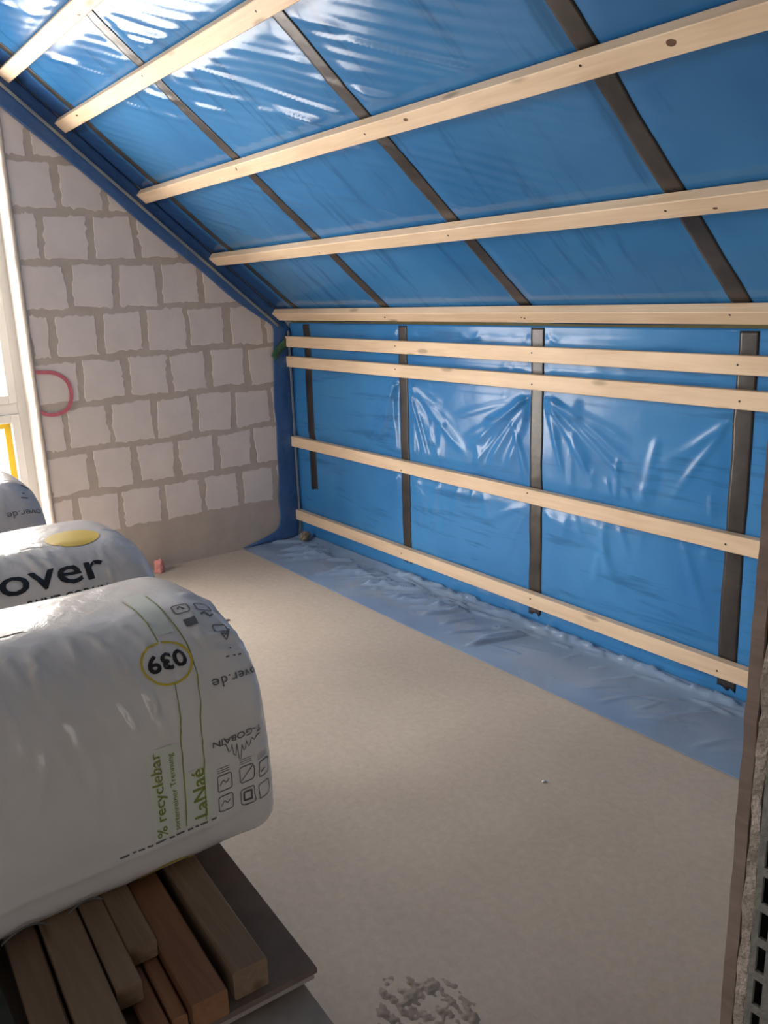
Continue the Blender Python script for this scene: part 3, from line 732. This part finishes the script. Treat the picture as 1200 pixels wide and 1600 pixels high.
# ------------------------------------------------------------------ insulation bags
class Bag:
    def __init__(s, xf, xb, z0, z1, ye, L, rft, rfb, rbt, rbb, bulge, seed, rend=.085, lean=0.0):
        s.__dict__.update(locals()); s.build_profile()
    def build_profile(s):
        # rounded box section in the xz plane, starting at the front bottom tangent, going up the front, over the top
        P = []
        def arc(cx, cz, r, a0, a1, n):
            for k in range(n+1):
                a = math.radians(a0+(a1-a0)*k/n); P.append((cx+r*math.cos(a), cz+r*math.sin(a)))
        xf, xb, z0, z1 = s.xf, s.xb, s.z0, s.z1
        arc(xf-s.rfb, z0+s.rfb, s.rfb, -90, 0, 8)
        n = 12
        za, zb_ = z0+s.rfb, z1-s.rft
        for k in range(1, n): P.append((xf, za+(zb_-za)*k/n))
        arc(xf-s.rft, z1-s.rft, s.rft, 0, 90, 14)
        for k in range(1, 5): P.append((xf-s.rft+(xb+s.rbt-xf+s.rft)*k/5, z1))
        arc(xb+s.rbt, z1-s.rbt, s.rbt, 90, 180, 12)
        for k in range(1, 8): P.append((xb, z1-s.rbt+(z0+s.rbb-z1+s.rbt)*k/8))
        arc(xb+s.rbb, z0+s.rbb, s.rbb, 180, 270, 6)
        P = np.array(P); 
        # leaning bulge of the front face and a crowned top
        zr = np.clip((P[:, 1]-z0)/(z1-z0), 0, 1); xr = np.clip((P[:, 0]-xb)/(xf-xb), 0, 1)
        P[:, 0] += s.bulge*np.sin(math.pi*zr)*(xr > .5)+s.lean*zr
        P[:, 1] += .012*np.sin(math.pi*xr)*(zr > .5)
        Q = np.vstack([P, P[:1]]); d = np.hypot(*np.diff(Q, axis=0).T); A = np.concatenate([[0], np.cumsum(d)])
        s.per = A[-1]; s.A = A; s.Q = Q
    def sec(s, a):
        a = a % s.per; x = np.interp(a, s.A, s.Q[:, 0]); z = np.interp(a, s.A, s.Q[:, 1]); return x, z
    def nrm(s, a):
        e = .006; x0, z0 = s.sec(a-e); x1, z1 = s.sec(a+e); t = Vector((x1-x0, 0, z1-z0)).normalized()
        return Vector((t.z, 0, -t.x))
    def R_at(s, a):
        x, z = s.sec(a); zr = (z-s.z0)/(s.z1-s.z0); return s.rend*(.45+.75*max(0, min(1, zr))**1.6)
    def S(s, u, a, off=0):                     # u = distance in from the near (right) end
        x, z = s.sec(a); n = s.nrm(a); Rr = s.R_at(a); e = min(u, s.L-u)
        ins = 0
        if e < Rr: ins = Rr*(1-math.sqrt(max(0, 1-(1-e/Rr)**2)))
        d = s.disp(u, a)*max(.0, min(1, e/.02))
        return Vector((x, s.ye-u, z))+n*(off+d-ins)
    def disp(s, u, a):
        d = float(s.cr_(u, a)); z = s.sec(a)[1]
        k = max(0, min(1, (z-s.z0)/.03)); return d*k-abs(d)*(1-k)-.001*(1-k)
    def setup(s, ncr):
        c = Creases(); r = np.random.default_rng(s.seed)
        shoulder = s.rfb*math.pi/2+(s.z1-s.rft-s.z0-s.rfb)
        for i in range(ncr):
            u = r.uniform(.02, s.L-.05); a0 = shoulder+r.uniform(-.03, .22); L = r.uniform(.06, .20); an = math.radians(r.uniform(-125, -75))
            c.add(a0+.05, u, a0+.05+L*math.sin(an), u+L*math.cos(an)*.9, r.uniform(.003, .008), r.uniform(.0018, .0045))
        for i in range(ncr//5):                # long soft dents down the front
            u = r.uniform(.05, s.L-.1); a0 = r.uniform(.12, shoulder); L = r.uniform(.1, .3); an = math.radians(r.uniform(-115, -80))
            c.add(a0, u, a0+L*math.sin(an), u+L*math.cos(an), r.uniform(.010, .020), r.uniform(-.0015, .0015))
        for i in range(16):                    # puckers running in from the closed end
            a = r.uniform(0, s.per*.6); u = 0.0; L = r.uniform(.04, .12); an = math.radians(r.uniform(-30, 30))
            c.add(a, u, a+L*math.sin(an), u+L*math.cos(an), r.uniform(.006, .014), r.uniform(.002, .006))
        s.c = c
        na, nu = 700, 600
        Ag, Ug = np.meshgrid(np.linspace(0, s.per, na), np.linspace(0, s.L, nu), indexing='ij')
        Z = c.eval(Ag, Ug)+.006*smooth_noise(Ag, Ug, 2.6, s.seed)+.0008*smooth_noise(Ag, Ug, 11, s.seed+1)
        s.Z = Z; s.na = na; s.nu = nu
    def cr_(s, u, a):
        i = (a % s.per)/s.per*(s.na-1); j = min(max(u/s.L, 0), 1)*(s.nu-1)
        i0 = int(i); j0 = int(j); i1 = min(i0+1, s.na-1); j1 = min(j0+1, s.nu-1); fi, fj = i-i0, j-j0
        Z = s.Z
        blend = max(0, min(1, min(a % s.per, s.per-(a % s.per))/.03))
        return blend*(Z[i0, j0]*(1-fi)*(1-fj)+Z[i1, j0]*fi*(1-fj)+Z[i0, j1]*(1-fi)*fj+Z[i1, j1]*fi*fj)
    def mesh(s, name, mat, parent):
        us = [0.0, .004, .010, .018, .028, .040, .055, .07, .085]+list(np.arange(.095, s.L-.09, .0075))+[s.L-x for x in (.085, .07, .055, .04, .028, .018, .01, .004, 0)]
        m_ = 230; aa = [s.per*k/m_ for k in range(m_)]
        vs = [s.S(u, a) for u in us for a in aa]
        fs = grid_faces(len(us), m_, True)
        cx, cz = (s.xf+s.xb)/2, (s.z0+s.z1)/2
        for end, base in ((0, 0), (1, (len(us)-1)*m_)):
            prev = list(range(base, base+m_))
            for k in range(1, 8):
                t = k/8; st = len(vs)
                for i in range(m_):
                    p = vs[base+i]; q = p.lerp(Vector((cx, p.y, cz)), t)
                    q.y += (1 if end == 0 else -1)*(.012*math.sin(math.pi*min(1, t*1.1)/2)+.006*noise.noise(Vector((q.x*14, s.seed, q.z*14)))*min(1, t*4))
                    vs.append(q)
                for i in range(m_): fs.append((prev[i], prev[(i+1) % m_], st+(i+1) % m_, st+i))
                prev = list(range(st, st+m_))
            st = len(vs); vs.append(Vector((cx, vs[base].y+(1 if end == 0 else -1)*.012, cz)))
            for i in range(m_): fs.append((prev[i], prev[(i+1) % m_], st))
        o = mesh_obj(name, vs, fs, mat, parent, smooth=True); fix_normals(o); return o
def bagdec(bag, name, polys, mat, parent, off=.0012, label=None):
    """polys: list of lists of (u, a) outlines -> thin print on the wrap; polygons are already small"""
    mb = MB()
    for pts, fs in polys:
        mb.add([bag.S(u, a, off) for u, a in pts], fs)
    o = mb.obj(name, mat, parent, smooth=True)
    if label: o['label'] = label
    return o
def line_poly(pts, wd):
    n = len(pts); vs = []
    for i, p in enumerate(pts):
        a = pts[max(i-1, 0)]; c = pts[min(i+1, n-1)]; tx, ty = c[0]-a[0], c[1]-a[1]; L = math.hypot(tx, ty) or 1
        nx_, ny_ = -ty/L*wd/2, tx/L*wd/2; vs += [(p[0]+nx_, p[1]+ny_), (p[0]-nx_, p[1]-ny_)]
    return vs, [(2*i, 2*i+1, 2*i+3, 2*i+2) for i in range(n-1)]
def dense(pts, st=.008, closed=False):
    out = []; P = list(pts)+([pts[0]] if closed else [])
    for a, c in zip(P, P[1:]):
        n = max(1, int(math.hypot(c[0]-a[0], c[1]-a[1])/st))
        out += [(a[0]+(c[0]-a[0])*k/n, a[1]+(c[1]-a[1])*k/n) for k in range(n)]
    out.append(P[-1]); return out
def ell(cu, ca, ru, ra, n=48): return [(cu+ru*math.cos(2*math.pi*k/n), ca+ra*math.sin(2*math.pi*k/n)) for k in range(n+1)]
def patch(u0, a0, u1, a1, st=.012):
    nu = max(2, int(abs(u1-u0)/st)+1); na = max(2, int(abs(a1-a0)/st)+1)
    return [(u0+(u1-u0)*i/(nu-1), a0+(a1-a0)*j/(na-1)) for i in range(nu) for j in range(na)], grid_faces(nu, na)
def text_poly(txt, size, origin, dx, dy, bold=.0, shear=0, sx=1.0):
    """outline text triangulated; text x axis along dx and y axis along dy in (u, a) space"""
    cu = bpy.data.curves.new('txt', 'FONT'); cu.body = txt; cu.size = size; cu.offset = bold*size; cu.resolution_u = 3; cu.shear = shear
    cu.fill_mode = 'FRONT'
    ob = bpy.data.objects.new('txt', cu); C.objects.link(ob)
    dg = bpy.context.evaluated_depsgraph_get(); me = bpy.data.meshes.new_from_object(ob.evaluated_get(dg))
    bm = bmesh.new(); bm.from_mesh(me)
    bmesh.ops.triangulate(bm, faces=bm.faces)
    for _ in range(2):
        le = [e_ for e_ in bm.edges if e_.calc_length() > .010]
        if le: bmesh.ops.subdivide_edges(bm, edges=le, cuts=1); bmesh.ops.triangulate(bm, faces=bm.faces)
    vs = [(origin[0]+v.co.x*sx*dx[0]+v.co.y*dy[0], origin[1]+v.co.x*sx*dx[1]+v.co.y*dy[1]) for v in bm.verts]
    bm.verts.index_update(); fs = [tuple(v.index for v in f.verts) for f in bm.faces]
    bm.free(); bpy.data.objects.remove(ob); bpy.data.curves.remove(cu); bpy.data.meshes.remove(me)
    return vs, fs
def fit_text(bag, name, txt, size, u0, a0, width, mode, mat, parent, bold=0.0, label=None):
    """mode: 'turned' upside down, 'plain' upright, 'up' reading upwards"""
    dx, dy = {'turned': ((1, 0), (0, -1)), 'plain': ((-1, 0), (0, 1)), 'up': ((0, 1), (1, 0))}[mode]
    vs, fs = text_poly(txt, size, (0, 0), (1, 0), (0, 1), bold)
    x0 = min(v[0] for v in vs); x1 = max(v[0] for v in vs); k = width/(x1-x0)
    vs = [(u0+(x-x0)*k*dx[0]+y*dy[0], a0+(x-x0)*k*dx[1]+y*dy[1]) for x, y in vs]
    return bagdec(bag, name, [(vs, fs)], mat, parent, .0024, label)
def rrect(cu, ca, hu, ha, r=.005):
    P = []
    for sx_, sy_, a0 in ((1, 1, 0), (-1, 1, 90), (-1, -1, 180), (1, -1, 270)):
        for k in range(4):
            a = math.radians(a0+30*k); P.append((cu+sx_*(hu-r)+r*math.cos(a), ca+sy_*(ha-r)+r*math.sin(a)))
    return dense(P+[P[0]], .006)

def make_bag(bag, ncr, label, mat, ridge=False):
    bag.setup(ncr)
    if ridge:                                  # welded seam running along the lower front
        na, nu = bag.Z.shape; Ag = np.linspace(0, bag.per, na)[:, None]; Ug = np.linspace(0, bag.L, nu)[None, :]
        bag.Z += .005*np.exp(-((Ag-.110-.03*np.clip((.12-Ug)/.12, 0, 1))/.006)**2)-.006*np.exp(-((Ag-.045)/.045)**2)
    root = empty('insulation_bag', ((bag.xf+bag.xb)/2, bag.ye-bag.L/2, bag.z0))
    setp(root, label, 'insulation bag', 'wrapped insulation packs on the timbers')
    bag.mesh('plastic_wrap', mat, root); return root

B1 = Bag(3.372, 2.88, .528, .985, -2.065, 1.15, .17, .045, .17, .07, .012, 1, .10, 0)
r1 = make_bag(B1, 240, 'large white plastic-wrapped insulation pack in front, marked 039 in a yellow ring', M['bag'], True)
bagdec(B1, 'tint_band', [patch(.148, .122, .200, .235)], M['mint'], r1, .0008)
bagdec(B1, 'tint_band', [patch(.205, .122, .262, .30)], M['mint'], r1, .0008)
bagdec(B1, 'tint_band', [patch(.15, .50, .19, .66)], M['mint'], r1, .0008)
bagdec(B1, 'stripe', [line_poly(dense([(.197, .64), (.190, .56), (.188, .486)]), .0022), line_poly(dense([(.188, .402), (.196, .30), (.201, .127)]), .0022)], M['olive'], r1, .0014, 'thin green line left')
bagdec(B1, 'stripe', [line_poly(dense([(.151, .64), (.146, .535), (.140, .47), (.143, .42), (.155, .333), (.163, .124)]), .0022)], M['olive'], r1, .0014, 'thin green line right')
bagdec(B1, 'ring_mark', [line_poly(ell(.188, .443, .045, .041), .0042)], M['ring'], r1, .0015, 'yellow ring round the number')
bagdec(B1, 'ring_mark', [line_poly([(u, a) for u, a in ell(.232, .006, .052, .045, 80) if a > .002], .008)], M['ring'], r1, .0015, 'yellow arc at the lower edge')
fit_text(B1, 'number_print', '039', .043, .152, .458, .072, 'turned', M['ink'], r1, .03)
fit_text(B1, 'web_print', 'over.de', .026, .018, .389, .103, 'turned', M['ink_soft'], r1)
fit_text(B1, 'maker_print', 'T-GOBAIN', .0175, .034, .275, .104, 'turned', M['ink_soft'], r1, .01)
sky = [(.125, .263), (.112, .262), (.108, .245), (.103, .246), (.100, .258), (.098, .236), (.094, .232), (.090, .256), (.088, .224), (.084, .222), (.080, .250), (.077, .236), (.073, .240), (.070, .254), (.066, .240), (.062, .246), (.058, .256), (.052, .248), (.045, .258), (.035, .254)]
bagdec(B1, 'skyline_emblem', [line_poly(dense(sky, .004), .0017)], M['ink_soft'], r1)
fit_text(B1, 'green_print', '% recyclebar', .027, .238, .126, .168, 'up', M['olive'], r1, .006)
fit_text(B1, 'green_print', 'sortenreiner Trennung', .015, .214, .128, .155, 'up', M['olive'], r1)
fit_text(B1, 'green_print', 'LaNaé', .036, .160, .134, .100, 'up', M['olive'], r1, .008)
ics = []
for n_, (cu, ca) in enumerate([(.121, .187), (.075, .187), (.036, .183), (.121, .143), (.075, .139), (.038, .135)]):
    hu = .0145 if cu > .05 else .013
    ics.append(line_poly(rrect(cu, ca, hu, .0165), .0018))
    if n_ in (0, 3): ics.append(line_poly(dense([(cu+.010, ca-.004), (cu+.003, ca+.006), (cu-.003, ca-.002), (cu-.009, ca+.005)], .003), .0016))
    if n_ == 1: ics.append(line_poly(dense([(cu+.012, ca-.012), (cu, ca), (cu-.012, ca+.013)], .004), .0016))
    if n_ == 4: ics.append(line_poly(rrect(cu, ca, .008, .009, .002), .004))
    if n_ == 2: ics.append(line_poly(dense([(cu+.008, ca-.006), (cu-.002, ca-.002)], .004), .003))
    if n_ < 3:
        for k in range(3): ics.append(line_poly(dense([(cu+.014, ca+.023+k*.0045), (cu-.012, ca+.023+k*.0045)], .005), .0009))
bagdec(B1, 'pictogram_grid', ics, M['ink_soft'], r1, .0015)
sym = [patch(.125, .502, .102, .522, .006), line_poly(rrect(.116, .553, .015, .013, .006), .003), line_poly(dense([(.122, .553), (.116, .56), (.11, .55)], .003), .004),
       line_poly(rrect(.070, .553, .015, .012, .006), .0025), line_poly(dense([(.085, .528), (.074, .534), (.068, .522), (.058, .53)], .003), .004),
       line_poly(rrect(.064, .484, .014, .010, .006), .0025), line_poly(dense([(.072, .468), (.063, .455), (.045, .482), (.062, .464), (.072, .468)], .004), .0025),
       line_poly(dense([(.046, .553), (.036, .548)], .003), .005)]
bagdec(B1, 'handling_symbols', sym, M['ink_soft'], r1, .0015)
bagdec(B1, 'handling_symbols', [line_poly(dense([(.062, .436), (.066, .436)], .003), .003)]+[line_poly(dense([(u, .421), (u+.007, .421)], .003), .003) for u in (.044, .057, .073)], M['ink_soft'], r1, .0015)
dash = []
u = .142
while u < .32:
    L = random.uniform(.006, .02); dash.append(line_poly(dense([(u, .1185+random.uniform(-.001, .001)), (u+L, .1185)], .004), .0028)); u += L+random.uniform(.003, .009)
bagdec(B1, 'seam_print', dash, M['ink_soft'], r1, .0016)
bagdec(B1, 'label_patch', [patch(.385, .61, .47, .74)], M['lab'], r1, .0012)

B2 = Bag(2.79, 2.30, .528, .988, -2.03, 1.15, .15, .07, .17, .07, .012, 2, .085, 0)
r2 = make_bag(B2, 200, 'middle white plastic-wrapped insulation pack with big black lettering and a yellow patch', M['bag'])
fit_text(B2, 'brand_print', 'isover', .100, .446, .452, .312, 'plain', M['ink'], r2, .010)
fit_text(B2, 'maker_print', 'SAINT-GOBAIN', .026, .325, .414, .185, 'plain', M['ink'], r2, .02)
pts = [(.178, .610)]+[(.178+.064*math.cos(t*math.pi/24), .610+.042*math.sin(t*math.pi/24)) for t in range(48)]
rings = []; 
P_ = [(.165+.064*k/6*math.cos(t*math.pi/24), .618+.056*k/6*math.sin(t*math.pi/24)) for k in range(1, 7) for t in range(48)]
bagdec(B2, 'yellow_patch', [(P_, grid_faces(6, 48, True)+[tuple(range(48))])], M['yellow'], r2, .0012, 'yellow printed patch')
bagdec(B2, 'handling_symbols', [line_poly(dense([(.30, .60), (.27, .605), (.26, .60), (.245, .59)], .004), .006)], M['ink_soft'], r2)

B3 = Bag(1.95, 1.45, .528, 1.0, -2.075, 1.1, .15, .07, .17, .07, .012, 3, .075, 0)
r3 = make_bag(B3, 90, 'plastic-wrapped insulation pack in a shade-toned grey, farthest back, before the window', M['bag_shade'])
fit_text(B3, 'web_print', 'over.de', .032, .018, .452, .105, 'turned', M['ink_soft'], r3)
bagdec(B3, 'handling_symbols', [line_poly(dense([(.050, .52), (.058, .52)], .003), .005), line_poly(dense([(.044, .50), (.066, .50)], .004), .004), line_poly(dense([(.03, .56), (.05, .565)], .004), .005), line_poly(dense([(.06, .58), (.075, .585)], .004), .006)], M['ink_soft'], r3)

# loose seam loops of the front bag's underside: thin dark wavy cord
for k, (y0, y1) in enumerate(((-2.595, -2.52), (-2.492, -2.425))):
    n = 16; pts = []
    for i in range(n+1):
        t = i/n; pts.append(Vector((3.372+.004, y0+(y1-y0)*t, .548+.018*math.sin(math.pi*t)**.8*(.6+.4*t))))
    vs = []; 
    for p in pts:
        for j in range(6):
            a = j*math.pi/3; vs.append(p+Vector((.0018*math.cos(a), 0, .0018*math.sin(a))))
    o = mesh_obj('seam_fold', vs, grid_faces(n+1, 6, True)+[tuple(range(6)), tuple(range(6*n+5, 6*n-1, -1))], M['ink_soft'], r1, smooth=True)
    fix_normals(o); o['label'] = 'dark loose fold of the bottom seam'

# ------------------------------------------------------------------ small things
def lump(name, c, rx, ry, rz, mat, label, cat, seed, sub=4):
    bm = bmesh.new(); bmesh.ops.create_icosphere(bm, subdivisions=sub, radius=1)
    for v in bm.verts:
        k = 1+.35*noise.noise(v.co*1.6+Vector((seed, 0, 0)))+.15*noise.noise(v.co*5+Vector((seed, 0, 0)))
        v.co = Vector((v.co.x*rx*k, v.co.y*ry*k, max(v.co.z*rz*k, -rz*.55)+rz*.55))
    m = bpy.data.meshes.new(name); bm.to_mesh(m); bm.free(); m.materials.append(mat)
    for p in m.polygons: p.use_smooth = True
    o = bpy.data.objects.new(name, m); C.objects.link(o); o.location = c; setp(o, label, cat); return o
lump('foam_scrap', (.07, -1.035, 0), .035, .028, .05, M['pinkfoam'], 'small pink foam scrap on the floor at the foot of the block wall', 'foam scrap', 3)
lump('mortar_crumb', (.175, -.085, .028), .025, .035, .035, M['crumb'], 'brown mortar crumb on the floor foil in the far corner under the lowest batten', 'rubble', 8)
# green tape scrap on the corner of the flap
n = 10; vs = []
for i in range(n):
    t = i/(n-1); y = -.150+.105*t; z = 1.195+.115*t+.01*math.sin(t*5)
    for j in range(5): vs.append((.0245+.003*noise.noise(Vector((y*40, j, 0))), y-.012+.012*j*.6, z+.010-.010*j+random.uniform(-.003, .003)))
o = mesh_obj('tape_scrap', vs, grid_faces(n, 5), M['green_tape'], smooth=True)
md = o.modifiers.new('thickness', 'SOLIDIFY'); md.thickness = .001
setp(o, 'crumpled dark green tape scrap on the foil edge beside the upper battens', 'tape scrap')
# rough dried mortar splash on the floor, bottom of the picture
nx, ny = 90, 80; vs = []
for i in range(nx):
    for j in range(ny):
        x = 3.34+.30*i/(nx-1); y = -1.92+.24*j/(ny-1); u = (x-3.49)/.15; v = (y+1.80)/.12
        r = math.hypot(u, v)+.35*noise.noise(Vector((x*14, y*14, 2)))
        h = max(0, min(1, (1-r)/.35))
        q = noise.noise(Vector((x*22, y*60, 5)))+.5*noise.noise(Vector((x*90, y*90, 1)))
        vs.append((x, y, -.002+h*(.0025+.006*max(-.3, q))))
o = mesh_obj('mortar_splash', vs, grid_faces(nx, ny), M['splash'], smooth=True)
setp(o, 'rough dried mortar splash on the bare floor at the bottom edge beside the boards', 'mortar splash')
lump('floor_chip', (3.03, -.93, 0), .006, .008, .003, M['pvc'], 'tiny white chip on the bare floor near the foil and the door jamb', 'chip', 5, 2)
lump('floor_chip', (1.05, -1.1, 0), .012, .035, .006, M['crumb'], 'small dark chip on the bare floor near the block wall', 'chip', 6, 2)
